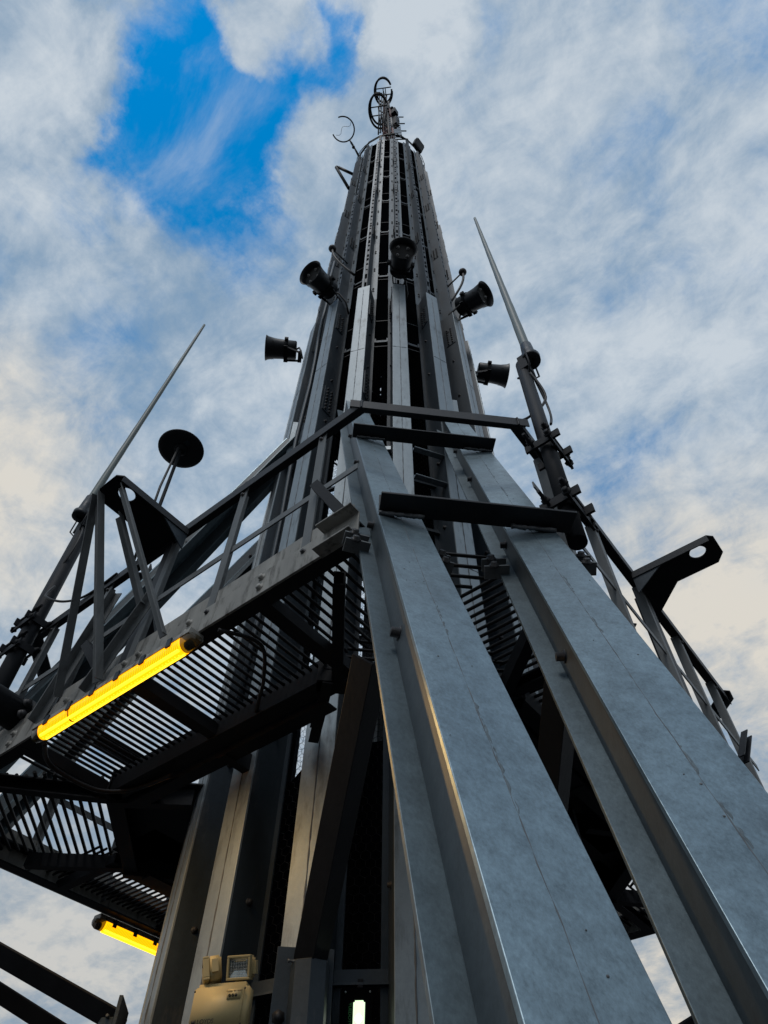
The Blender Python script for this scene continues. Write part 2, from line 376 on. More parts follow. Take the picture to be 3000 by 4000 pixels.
# inner floors and a climbing ladder
for zf in (9.3, 14.0, 18.5): obj('inner_floor', MB().lathe([(0, .30), (0, .9), (.03, .9), (.03, .30), (0, .30)], (0, 0, zf), (0, 0, 1), 16), 'dark_steel', tower)
ld = MB()
for s in (-.17, .17): ld.box(-.32, -.28, s - .02, s + .02, .1, 22.5)
obj('ladder_rail', ld, 'dark_steel', tower)
lr = MB()
for i in range(36): lr.tube([(-.3, -.17, .4 + i * .25), (-.3, .17, .4 + i * .25)], .011, 6)
obj('ladder_rung', lr, 'dark_steel', tower)
obj('inner_sky_blocker', MB().lathe([(0, .002), (0, .62), (3.8, .62), (3.8, .002)], (0, 0, .1), (0, 0, 1), 8), 'black_panel', tower)  # added black drum, blocks the sky seen through the lower bays
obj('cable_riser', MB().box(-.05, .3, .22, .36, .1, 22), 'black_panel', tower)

# splayed legs, in pairs at each corner of the square, knee braces and tie bars
LS = .03                                             # centre of a pair, a little off the diagonal
def leg_pt(z, side): return (2.425 - .399 * (z - 3.6), LS + side * (.251 + .053 * (z - 3.6)))
def frame(cdeg):
    d = Vector((math.cos(R(cdeg)), math.sin(R(cdeg)), 0)); e = Vector((-d.y, d.x, 0))
    return lambda p, s, z: d * p + e * s + Vector((0, 0, z))
legs0 = []
for ci, cdeg in enumerate((-45, 45, 135, 225)):
    fr = frame(cdeg)
    for side in (-1, 1):
        zb, zt = 1.25, 7.15
        A, B = fr(*leg_pt(zb, side), zb), fr(*leg_pt(zt, side), zt)
        d = (B - A).normalized(); lat = fr(0, 1, 0) - fr(0, 0, 0); lat = (lat - d * lat.dot(d)).normalized()
        nf = d.cross(lat).normalized()
        if nf.dot(fr(1, 0, 0)) < 0: nf = -nf            # outward face normal
        al = R(-9) * side; lat, nf = lat * math.cos(al) - nf * math.sin(al), nf * math.cos(al) + lat * math.sin(al)   # each leg is turned a little
        def q(t, u, v): return A + (B - A) * t + lat * u + nf * v
        BX = [(0, 1, 2, 3), (4, 7, 6, 5), (0, 4, 5, 1), (1, 5, 6, 2), (2, 6, 7, 3), (3, 7, 4, 0)]
        def bar_(sgn, u0, u1, v0, v1): return [q(t, sgn * u, v) for t in (0, 1) for u, v in ((u0, v0), (u1, v0), (u1, v1), (u0, v1))]
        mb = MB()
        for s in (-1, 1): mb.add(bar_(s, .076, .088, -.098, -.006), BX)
        lg = obj('leg', mb, 'leg_web_shaded', tower, bevel=.0015)
        for s in (-1, 1): obj('flange', MB().add(bar_(s, .074, .143, -.110, -.098), BX), 'leg_flange_shaded', lg, bevel=.0015)
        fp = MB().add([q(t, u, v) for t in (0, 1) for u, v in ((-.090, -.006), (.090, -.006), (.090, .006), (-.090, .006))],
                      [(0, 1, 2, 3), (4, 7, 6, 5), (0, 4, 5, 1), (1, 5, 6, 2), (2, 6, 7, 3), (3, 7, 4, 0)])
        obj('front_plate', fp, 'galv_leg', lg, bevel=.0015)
        rg = random.Random(40 + ci * 2 + side); sm_ = MB(); L_ = (B - A).length; lump = MB()
        nn_ = int(L_ / .02); wob = [0.]
        for i in range(nn_): wob.append(max(-.0025, min(.0025, wob[-1] * .9 + rg.uniform(-.0009, .0009))))
        sm_.tube([q(.002 + .996 * i / nn_, wob[i], .0056) for i in range(nn_ + 1)], [rg.uniform(.0005, .0016) for i in range(nn_ + 1)], 5)
        obj('weld_seam', sm_, 'weld', lg)
        t = .02
        while t < .97:
            run = rg.uniform(.008, .06); k = max(3, int(run * L_ / .011))
            if rg.random() < .75:
                lump.tube([q(t + run * i / k, wob[int(t * nn_)] + .003 + rg.uniform(-.0022, .0022), .0035) for i in range(k + 1)], [.001] + [rg.uniform(.0022, .0046) for i in range(k - 1)] + [.001], 6)
            t += run + rg.uniform(.0, .05)
        o = obj('weld_lump', lump, 'weld_grey', lg); o['kind'] = 'stuff'
        bb = MB()
        for zt_ in (2.75, 3.62, 4.75, 5.6, 6.4): 
            t = (zt_ - zb) / (zt - zb)
            for s in (-1, 1): bb.hexbolt(q(t, s * .088, -.06), lat * s, .013, .022)
        obj('bolt', bb, 'bolt', lg)
        pk = MB()
        for i in range(26):                            # paint chips and drips on the face
            t, u = rg.uniform(.05, .95), rg.uniform(-.078, .078); r_ = rg.uniform(.0012, .0034)
            pk.lathe([(-.001, r_), (.0012, r_ * .7), (.0014, .0002)], q(t, u, .006), nf, 5)
        obj('paint_chip', pk, 'weld', lg)
        # gusset to the column
        gp = MB().prof(q(1.0, 0, -.09) - Vector((0, 0, .35)), q(1.0, 0, -.09) + Vector((0, 0, .35)), rect(.16, .14), fr(1, 0, 0) - fr(0, 0, 0))
        obj('gusset_plate', gp, 'galv_light', lg, bevel=.002)
        # clip plates towards the walkway
        for zc, sg in ((3.42, -1), (3.42, 1)):
            t = (zc - zb) / (zt - zb)
            c1 = MB().prof(q(t, sg * .11, -.09), q(t, sg * .20, -.09), rect(.05, .010), d)
            c1.prof(q(t + .012, sg * .11, -.09), q(t + .012, sg * .20, -.09), rect(.05, .010), d)
            o = obj('clip_plate', c1, 'post', lg); o['kind'] = 'stuff'
            obj('bolt', MB().hexbolt(q(t, sg * .165, -.065), nf, .013, .014).hexbolt(q(t + .012, sg * .165, -.065), nf, .013, .014), 'bolt', o)
        # knee brace from the column foot up to the leg
        ks = LS + side * .44
        K0, K1 = fr(1.16, ks - .02 * side, 2.50), fr(2.26, LS + side * .325, 2.94 if ci == 3 else 3.02)
        kd = (K1 - K0).normalized(); upv = Vector((0, 0, 1))
        kn = MB(); t_ = .012; w_ = .09
        r2_ = R2
        pol_ = [(0, -.0), (w_ * r2_, w_ * r2_), (w_ * r2_ - t_ * r2_, w_ * r2_ + t_ * r2_), (0, t_ * 1.414), (-w_ * r2_ + t_ * r2_, w_ * r2_ + t_ * r2_), (-w_ * r2_, w_ * r2_)]
        kn.prof(K0, K1, pol_, upv)
        kb = obj('knee_brace', kn, 'dark_steel', tower, bevel=.002)
        gq = MB().prof(fr(1.145, ks, 1.75), fr(1.145, ks, 2.60), rect(.21, .016), fr(1, 0, 0) - fr(0, 0, 0))
        obj('gusset_plate', gq, 'galv_shaded', kb, bevel=.002)
        st = MB().prof(fr(1.165, ks + .03 * side * -1, 1.8), fr(1.165, ks + .02 * side * -1, 2.54), [(-.07, 0), (-.055, .05), (0, .07), (.055, .05), (.07, 0)], fr(1, 0, 0) - fr(0, 0, 0))
        obj('brace_stub', st, 'galv_shaded', kb, bevel=.002)
        obj('weld_seam', bead([fr(1.19, ks - .08 * side + i * .012 * side, 2.54) for i in range(13)], .008, ci * 5 + side), 'weld', kb)
        obj('bolt', MB().hexbolt(fr(1.153, ks - side * -.075, 2.38), fr(1, 0, 0) - fr(0, 0, 0), .016, .022).hexbolt(fr(1.153, ks - side * -.075, 2.05), fr(1, 0, 0) - fr(0, 0, 0), .016, .022), 'bolt', kb)
    # tie bars welded across each pair
    for zt_, s0, s1, hgt in ((3.585, -.305, .43, .115), (5.22, -.42, .47, .11)):
        p_ = leg_pt(zt_, 1)[0] + .012
        tb = MB().prof(fr(p_, s0, zt_), fr(p_, s1, zt_), Lp(.10, hgt, .011, -1 if False else 1))
        o = obj('tie_bar', tb, 'rail', tower, bevel=.002)
        for side in (-1, 1):
            sc_ = leg_pt(zt_, side)[1]
            wl = MB()
            for lay in range(3): bead([fr(p_ + .012 + lay * .006, sc_ - .085 + i * .01, zt_ - .004 - lay * .009) for i in range(18)], .0085, int(zt_ * 10) + lay, wl)
            obj('weld_seam', wl, 'weld', o)
    pb = MB().prof(fr(3.3, LS, 0), fr(3.36, LS, 1.32), rect(.62, .5), fr(1, 0, 0) - fr(0, 0, 0)); obj('leg_base', pb, 'dark_steel', tower, bevel=.01)
    # ties between columns behind the legs
    for z0 in (5.9, 6.3):
        for s in (-1, 1): obj('ring_tie', MB().prof(fr(1.08, s * .09, z0), fr(1.02, s * .36, z0 + .0), Lp(.05, .05, .006)), 'galv_light', tower)

# ------------------------------------------------------------------ walkway round the tower
ZP, ZR = 3.54, 4.55
A_, CH = 1.95, 1.38
walk = empty('walkway_platform', 'square steel walkway with chamfered corners, rod grating floor and angle-iron railing, ringing the tower', 'walkway', (0, 0, ZP))
bar_me = MB().tube([(-.275, 0, 0), (.275, 0, 0)], .0078, 8).mesh('grate_bar'); bar_me.materials.append(MATS['bar'])
sides = {}
for si, th in enumerate((-90, 0, 90, 180)):
    o_ = Vector((math.cos(R(th)), math.sin(R(th)), 0)); t_ = Vector((-o_.y, o_.x, 0))
    P = lambda o, t, z: o_ * o + t_ * t + Vector((0, 0, z))
    fa = MB()
    fa.add([P(o, t, z) for t in (-1.40, 1.40) for o, z in ((A_ - .012, ZP), (A_, ZP), (A_, ZP + .135), (A_ - .012, ZP + .135))],
           [(0, 1, 2, 3), (4, 7, 6, 5), (0, 4, 5, 1), (1, 5, 6, 2), (2, 6, 7, 3), (3, 7, 4, 0)])
    fo = obj('fascia', fa, 'fascia', walk, bevel=.002)
    fl = MB(); 
    for z0 in (ZP + .001, ZP + .122): fl.prof(P(A_ - .045, -1.39, z0 + .006), P(A_ - .045, 1.39, z0 + .006), rect(.064, .011))
    obj('fascia_flange', fl, 'dark_steel', fo)
    tb = MB().prof(P(A_ - .012, -1.38, ZP + .185), P(A_ - .012, 1.38, ZP + .185), rect(.008, .075)); obj('toe_board', tb, 'fascia', walk)
    fbm = MB()
    for t in (-1.3, -.86, -.42, .02, .12, .46, .9, 1.3):
        for z0 in (.04, .1): fbm.hexbolt(P(A_, t, ZP + z0), o_, .013, .014)
    obj('bolt', fbm, 'fascia', fo)
    for t in (-1.13, -.57, .02, .57, 1.13):
        po = MB().prof(P(A_ - .004, t - .022, ZP + .05), P(A_ - .004, t - .022, ZR + .02), Lp(.05, .05, .006, 1, -1), o_)
        po_ = obj('post', po, 'post', walk, bevel=.001)
        obj('bolt', MB().hexbolt(P(A_ - .002, t, ZP + .1), o_, .01, .012).hexbolt(P(A_ - .002, t, ZR - .03), o_, .008, .01), 'bolt', po_)
    hr = MB().prof(P(A_ + .01, -1.40, ZR + .065), P(A_ + .01, 1.40, ZR + .065), Lp(.065, .07, .007, -1, -1)); obj('handrail', hr, 'rail', walk, bevel=.0015)
    mr_ = MB().prof(P(A_ - .016, -1.38, 4.055), P(A_ - .016, 1.38, 4.055), rect(.007, .042)); obj('mid_rail', mr_, 'post', walk)
    ib = MB().prof(P(1.405, -.76, ZP + .055), P(1.405, .76, ZP + .055), Cp(.085, .13, .01, -1 if True else 1)); obj('inner_beam', ib, 'dark_steel', walk, bevel=.002)
    ib = MB().prof(P(1.30, -.70, ZP + .02), P(1.30, .70, ZP + .02), Cp(.075, .11, .01, -1)); obj('inner_beam', ib, 'dark_steel', walk, bevel=.002)
    for t in (-.76, .08, .9):
        cb = MB().prof(P(1.34, t, ZP + .03), P(A_ - .014, t, ZP + .03), Cp(.055, .06, .008)); obj('cross_beam', cb, 'dark_steel', walk)
    ta, tb_ = {-90: (-.98, 1.37), 180: (-1.37, .98)}.get(th, (-1.37, 1.37)); n = int((tb_ - ta) / .0421) + 1
    for i in range(n):
        t = ta + (tb_ - ta) * i / (n - 1)
        b_ = bpy.data.objects.new('grate_bar', bar_me); col.objects.link(b_); b_.parent = walk
        cx = 1.672; b_.location = P(cx, t, ZP + .085) - Vector((0, 0, ZP)); b_.rotation_euler = (0, 0, R(th) + random.uniform(-.004, .004))
    fr = frame(th - 45) if False else frame(th + 45)
    # chamfer corner between this side and the next
    pc = (A_ + CH) * R2; hl = (A_ - CH) * R2 + .03
    obj('handrail', MB().prof(fr(pc + .012, -hl - .02, ZR + .068), fr(pc + .012, hl + .02, ZR + .068), Lp(.065, .07, .007, -1, -1)), 'rail', walk, bevel=.0015)
    cin = (1.405 + .76) * R2; chl = (1.405 - .76) * R2 + .02
    obj('inner_beam', MB().prof(fr(cin, -chl, ZP + .055), fr(cin, chl, ZP + .055), Cp(.085, .13, .01, -1)), 'dark_steel', walk, bevel=.002)
    obj('corner_bearer', MB().prof(fr(cin, -.36, ZP + .03), fr(2.12, -.40, ZP + .03), Cp(.05, .08, .008)), 'dark_steel', walk)
    obj('corner_bearer', MB().prof(fr(cin, .36, ZP + .03), fr(2.12, .40, ZP + .03), Cp(.05, .08, .008, -1)), 'dark_steel', walk)
    cg = MB()
    if th == 180:
        for i in range(15):
            p = cin + .05 + i * .051; w2 = .46 if p < 1.95 else .42
            cg.tube([fr(p, -w2, ZP + .085), fr(p, w2, ZP + .085)], .0095, 6)
    else:
        for i in range(13):
            p = cin + .06 + i * .055; w2 = max(.06, abs(1.98 - p) + .02)
            cg.tube([fr(p, -w2, ZP + .085), fr(p, w2, ZP + .085)], .0078, 6)
    o = obj('corner_grating', cg, 'bar', walk); o['kind'] = 'stuff'
    if th in (0, 90, 180): obj('deck_plate', MB().add([fr(p, s_, z) for s_ in (-.47, .47) for p, z in ((1.0, ZP + .075), (1.52, ZP + .075), (1.52, ZP + .083), (1.0, ZP + .083))], [(0, 1, 2, 3), (4, 7, 6, 5), (0, 4, 5, 1), (1, 5, 6, 2), (2, 6, 7, 3), (3, 7, 4, 0)]), 'dark_steel', walk)
    # struts from the inner ring to the tower columns
    for s in (-1, 1):
        obj('strut', MB().prof(fr(1.08, s * .44, ZP + .02), fr(cin, s * .40, ZP + .02), Cp(.05, .09, .008)), 'dark_steel', walk)
    if th in (0, 90, 180): obj('deck_plate', MB().add([P(o, t, z) for t in (-.92, .92) for o, z in ((.97, ZP + .075), (1.36, ZP + .075), (1.36, ZP + .083), (.97, ZP + .083))], [(0, 1, 2, 3), (4, 7, 6, 5), (0, 4, 5, 1), (1, 5, 6, 2), (2, 6, 7, 3), (3, 7, 4, 0)]), 'dark_steel', walk)
    obj('strut', MB().prof(P(.98, .05, ZP + .0), P(1.3, .05, ZP + .0), Cp(.05, .09, .008)), 'dark_steel', walk)
def stub(p0, p1):
    mb = MB().prof(p0, p1, Cp(.04, .045, .006)); return obj('stub_arm', mb, 'dark_steel', walk)
stub((1.36, -1.962, 3.68), (1.17, -1.99, 4.05)); stub((-.16, -1.962, 3.66), (-.42, -2.0, 3.98)); stub((1.962, .62, 3.7), (2.0, .90, 4.0))
end = MB().prof((1.25, -1.955, ZP + .04), (1.43, -1.955, ZP + .04), Cp(.06, .15, .008, 1), (0, 0, 1)); obj('end_channel', end, 'fascia', walk, bevel=.002)

# ------------------------------------------------------------------ holed mounting brackets on the railing
def disc_hole_plate(outline, hole_c, hole_r, z0, z1):
    bm = bmesh.new(); n = 28
    ov = [bm.verts.new((x, y, z0)) for x, y in outline]
    hv = [bm.verts.new((hole_c[0] + hole_r * math.cos(2 * math.pi * i / n), hole_c[1] + hole_r * math.sin(2 * math.pi * i / n), z0)) for i in range(n)]
    es = [bm.edges.new((ov[i], ov[(i + 1) % len(ov)])) for i in range(len(ov))] + [bm.edges.new((hv[i], hv[(i + 1) % n])) for i in range(n)]
    fcs = [f for f in bmesh.ops.triangle_fill(bm, edges=es, use_beauty=True)['geom'] if isinstance(f, bmesh.types.BMFace)]
    for f in list(bm.faces):
        cc = f.calc_center_median()
        if (cc.x - hole_c[0]) ** 2 + (cc.y - hole_c[1]) ** 2 < (hole_r * .6) ** 2: bm.faces.remove(f)
    ex = bmesh.ops.extrude_face_region(bm, geom=list(bm.faces))
    for v in ex['geom']:
        if isinstance(v, bmesh.types.BMVert): v.co.z = z1
    bmesh.ops.recalc_face_normals(bm, faces=bm.faces)
    mb = MB(); bm.verts.index_update(); mb.v = [v.co.copy() for v in bm.verts]; mb.f = [[v.index for v in f.verts] for f in bm.faces]; mb.sm = [False] * len(mb.f); bm.free()
    return mb
def bracket(label, flip, loc, rz, struts):
    # local: x outward from the rail, y along it
    b = empty('mounting_bracket', label, 'bracket', loc, (0, 0, rz), 'holed brackets on the railing', True)
    f = flip
    out = [(0, -.14 * f), (.46, -.14 * f), (.49, -.11 * f), (.49, .03 * f), (.44, .09 * f), (.19, .09 * f), (.0, .27 * f)]
    if f < 0: out = out[::-1]
    pl = obj('plate', disc_hole_plate(out, (.375, -.055 * f), .046, 0, .008), 'dark_steel', b)
    obj('edge_lip', MB().prof((0, -.14 * f, -.02), (.46, -.14 * f, -.02), rect(.007, .045)), 'rail', pl)
    gs = MB().add([(0, -.137 * f, -.002), (.22, -.137 * f, -.002), (.0, -.137 * f, -.16), (0, -.130 * f, -.002), (.22, -.130 * f, -.002), (0, -.130 * f, -.16)],
                  [(0, 1, 2), (3, 5, 4), (0, 3, 4, 1), (1, 4, 5, 2), (2, 5, 3, 0)])
    obj('gusset', gs, 'galv_shaded', pl)
    obj('upright', MB().prof((-.005, .06 * f, -.96), (-.005, .06 * f, -.001), Lp(.06, .07, .007, 1, -1), (1, 0, 0)), 'rail', b, bevel=.001)
    if struts:
        for (x0, y0, z0), (x1, y1, z1), w in struts:
            dv = Vector((x1 - x0, y1 - y0, z1 - z0)).normalized()
            obj('strut', MB().prof((x0, y0, z0), (x1, y1, z1), Lp(w, w, .006), (1, .3, 0)), 'post', b, bevel=.001)
    return b
bracket('strutless dark bracket plate with a round hole on the railing behind the right leg', 1, (1.95, 0, 4.545), 0, None)
bracket('holed steel bracket plate above the yellow tube lamp, propped by long angle-iron struts', -1, (0, -1.95, 4.545), R(-90),
        [((.46, -.06, -.01), (.03, -.42, -.90), .05), ((.45, -.03, -.01), (.03, -.06, -.98), .055), ((.42, .10, -.01), (.03, .36, -.94), .035),
         ((.30, -.05, -.02), (.02, .04, -.55), .05), ((.03, -.2, -.98), (.02, .06, -.5), .045), ((.02, -.62, -.96), (.02, -.38, -.2), .05)])

# ------------------------------------------------------------------ whip antennas on poles
def clamp(mb, p, o, t, r=.045):
    """a U-bolt clamp round an upright pole"""
    for z in (-.03, .03):
        c = Vector(p) + Vector((0, 0, z)) + o * r * 1.2
        mb.prof(c - t * .11, c + t * .13, rect(.012, .045), (0, 0, 1)) if z < 0 else mb.tube([c - t * .13 - o * .0, c + t * .16], .009, 6)
        mb.hexbolt(c + t * .1, t, .014, .02); mb.hexbolt(c - t * .1, -t, .014, .02)
    c = Vector(p) - o * r * 1.3
    mb.tube([c - t * .15, c + t * .12], .009, 6); mb.hexbolt(c + t * .09, t, .014, .02); mb.hexbolt(c - t * .09, -t, .014, .02)
    mb.prof(Vector(p) - t * .06 - o * .09, Vector(p) - t * .06 + o * .09, rect(.012, .05), (0, 0, 1)); mb.prof(Vector(p) + t * .06 - o * .09, Vector(p) + t * .06 + o * .09, rect(.012, .05), (0, 0, 1))
    return mb
def antenna(label, base, jt, top, o, t, cl, r_pole, r_w):
    base, jt, top = Vector(base), Vector(jt), Vector(top)
    a = empty('whip_antenna', label, 'antenna', base, None, 'whip antennas clamped to the railing')
    obj('pole', MB().tube([base, base + (jt - base) * .5, jt], r_pole, 16), 'dark_steel', a)
    ax = (top - jt).normalized(); j0 = jt + o * r_pole * 1.6
    obj('mount_flange', MB().lathe([(-.03, .02), (-.03, .058), (.015, .061), (.02, .044), (.10, .040), (.22, r_w * 1.15), (.22, .002)], j0, ax, 20), 'drum', a)
    n = 30; wob = random.Random(3)
    obj('whip', MB().tube([j0 + (top - j0) * (i / n) for i in range(n + 1)], [r_w * (1 - .52 * i / n) * (1 + .03 * math.sin(i * 2.1)) for i in range(n + 1)], 12), 'whip', a)
    cb = MB()
    for s in (-1, 1):
        pts = [jt + t * s * r_pole * 1.5 + o * .06 + Vector((0, 0, .05)), jt + t * s * r_pole * 1.5 + o * .06 - Vector((0, 0, .14)), jt + t * s * r_pole * .6 + o * .03 - Vector((0, 0, .2)), jt - o * .05 - Vector((0, 0, .12))]
        cb.tube(pts, .006, 6)
    cb.prof(jt - Vector((0, 0, .14)) + o * .02, jt + Vector((0, 0, .02)) + o * .02, rect(r_pole * 2.6, .05), o)
    obj('mount_clamp', cb, 'dark_steel', a)
    for z in cl:
        f = (z - base.z) / (jt.z - base.z); obj('pole_clamp', clamp(MB(), base + (jt - base) * f, o, t, r_pole), 'dark_steel', a)
    c0 = jt + o * .03 + t * .03 - Vector((0, 0, .1))
    pts = [c0 + (t * .09 * math.sin(math.pi * i / 14) + o * .0) + Vector((0, 0, -.62 * i / 14)) for i in range(15)]
    obj('cable', MB().tube(pts, .0075, 6), 'rubber', a)
    return a
antenna('pale whip antenna on a dark pole clamped to the railing beside the bolted tie bar', (2.035, -1.37, 3.58), (2.03, -1.235, 5.42), (2.03, -.99, 9.75), Vector((1, 0, 0)), Vector((0, 1, 0)), (3.82, 4.33), .038, .031)
antenna('thin grey-green whip antenna on a pole beyond the strutted bracket', (-1.16, -2.03, 3.45), (-1.36, -2.02, 5.75), (-1.33, -2.02, 9.75), Vector((0, -1, 0)), Vector((1, 0, 0)), (4.35, 4.58), .05, .030)

# disc antenna
da = empty('disc_antenna', 'flat round dark disc antenna on a thin rod above the handrail', 'antenna', (-.36, -1.93, ZR))
obj('rod', MB().tube([(-.36, -1.93, 4.5), (-.47, -1.95, 6.0)], .013, 8), 'dark_steel', da)
obj('cable', MB().tube([(-.33, -1.97, 4.5), (-.40, -2.0, 5.4), (-.43, -1.99, 5.95)], .009, 6), 'rubber', da)
obj('disc', MB().lathe([(.0, .002), (0, .14), (.004, .170), (.012, .175), (.02, .165), (.04, .07), (.045, .002)], (-.475, -1.95, 6.02), (-.02, .0, 1), 40), 'disc', da)
obj('hub', MB().lathe([(-.03, .001), (-.03, .03), (-.012, .05), (.003, .055)], (-.475, -1.95, 6.02), (0, 0, 1), 16), 'dark_steel', da)
obj('sticker', MB().box(-.41, -.37, -1.98, -1.94, 6.0155, 6.0195), 'galv_shaded', da)

# capped pipe sticking out under the left railing
pp = empty('capped_pipe', 'thick dark capped pipe sticking out past the fascia beside the left pole', 'pipe', (-.96, -1.95, 3.8))
obj('pipe', MB().lathe([(0, .001), (0, .085), (.75, .085), (.75, .001)], (-.96, -1.9, 3.8), (0.05, -1, 0), 20), 'dark_steel', pp)
obj('end_cap', MB().lathe([(-.02, .001), (-.02, .1), (.03, .1), (.03, .086)], (-.96, -1.9, 3.8), (0.05, -1, 0), 20), 'dark_steel', pp)
obj('flange_bolt', MB().hexbolt((-.87, -1.96, 3.83), (1, 0, 0), .018, .02).hexbolt((-.87, -1.96, 3.76), (1, 0, 0), .018, .02), 'bolt', pp)

# ------------------------------------------------------------------ drum floodlights
def drum(k, num, label, tilt):
    a = -45 + 22.5 * k
    root = empty('drum_floodlight', label, 'floodlight', pol(1.31 + (.06 if abs(k) == 4 else 0), a, HAT + .17), (0, R(tilt), R(a)), 'numbered drum floodlights round the tower', True)
    # local x = outwards
    sh = obj('shell', MB().lathe([(-.10, .002), (-.10, .118), (-.085, .13), (.10, .133), (.20, .140), (.285, .158), (.312, .172), (.316, .176), (.318, .171), (.29, .152), (.245, .142)], (0, 0, 0), (1, 0, 0), 36), 'drum', root)
    fpl = obj('front_plate', MB().lathe([(.245, .143), (.245, .002)], (0, 0, 0), (1, 0, 0), 36), 'drum_in', root)
    for y in (-.062, .062):
        for z in (-.062, .062):
            s_ = obj('stud', MB().lathe([(.244, .02), (.256, .02), (.256, .009), (.27, .009), (.27, .0005)], (0, y, z), (1, 0, 0), 12), 'mast_white', root)
    obj('band', MB().lathe([(.02, .132), (.018, .142), (.058, .143), (.056, .133)], (0, 0, 0), (1, 0, 0), 36), 'dark_steel', root)
    yk = MB()
    for s in (-1, 1):
        yk.prof((.04, s * .142, .0), (.04, s * .175, .0), rect(.05, .05), (0, 0, 1))
        yk.prof((.04, s * .10, -.13), (-.16, s * .06, -.19), rect(.012, .045), (0, 0, 1))
    yk.prof((.04, -.12, -.142), (.04, .12, -.142), rect(.05, .014), (0, 0, 1)); yk.prof((-.155, -.075, -.19), (-.155, .075, -.19), rect(.05, .05), (0, 0, 1))
    obj('yoke', yk, 'dark_steel', root)
    obj('cable', MB().tube([(-.09, .03, -.05), (-.14, .09, -.10), (-.17, .13, -.28), (-.2, .1, -.45)], .012, 8), 'rubber', root)
    for ph, off in ((R(-62), 0), (R(62), 0)):
        n = Vector((0, math.sin(ph), -math.cos(ph)))
        loc = Vector((.225, 0, 0)) + n * .1475
        X = Vector((0, 1, 0)).cross(Vector((1, 0, 0))); yv = Vector((1, 0, 0)); xv = yv.cross(n)
        mt3 = Matrix((xv, yv, n)).transposed(); text_mesh(num, .075, 'number', 'ink', root, loc, mt3.to_euler())
    return root
drum(0, '3', 'dark drum floodlight marked 3, mouth to the front, atop the middle column plate', 30)
drum(-2, '4', 'dark drum floodlight marked 4 with its yoke on the column left of the middle ones', 24)
drum(2, '2', 'dark drum floodlight marked 2 beside the tall right whip antenna', 22)
drum(-4, '5', 'dark drum floodlight marked 5, side on, nearest the strutted bracket and disc antenna', 3)
drum(4, '1', 'dark drum floodlight marked 1, side on at the tower edge above the right railing', 5)
# ball lamps on bent arms
def ball(label, p, q0, q1):
    b = empty('ball_lamp', label, 'lamp', p)
    obj('globe', MB().lathe([(-.06 * math.cos(R(i * 18)), max(.0005, .06 * math.sin(R(i * 18)))) for i in range(11)], p, (0, 0, 1), 16), 'rubber', b)
    p, q0, q1 = Vector(p), Vector(q0), Vector(q1); o = (p - q1); o.z = 0; o.normalize()
    pts = [p + (q1 - p) * (i / 8) + o * .10 * math.sin(math.pi * i / 8) for i in range(9)]
    obj('bent_arm', MB().tube(pts, .018, 8), 'rubber', b); obj('stay', MB().tube([p, q0], .012, 6), 'dark_steel', b)
ball('black ball lamp held out from the tower edge beside the floodlight marked 2', pol(1.36, 2, 11.75), pol(1.06, 0, 11.45), pol(1.05, 2, 10.9))
ball('small black ball lamp against the dark columns above the floodlight marked 4', pol(1.32, -92, 12.2), pol(1.05, -88, 12.0), pol(1.02, -80, 11.3))

# conduit down the left columns
cd = MB().tube([pol(1.10, -103, 12.6), pol(1.12, -103, 11.4), pol(1.16, -102, 11.2), pol(1.13, -101, 10.9)] + [pol(1.10 + .012 * math.sin(i * 1.3), -101, 10.6 - i * .6) for i in range(12)], .022, 8)
tag(obj('conduit_pipe', cd, 'galv_shaded'), 'thin grey conduit pipe running down between the left edge columns of the tower', 'pipe')

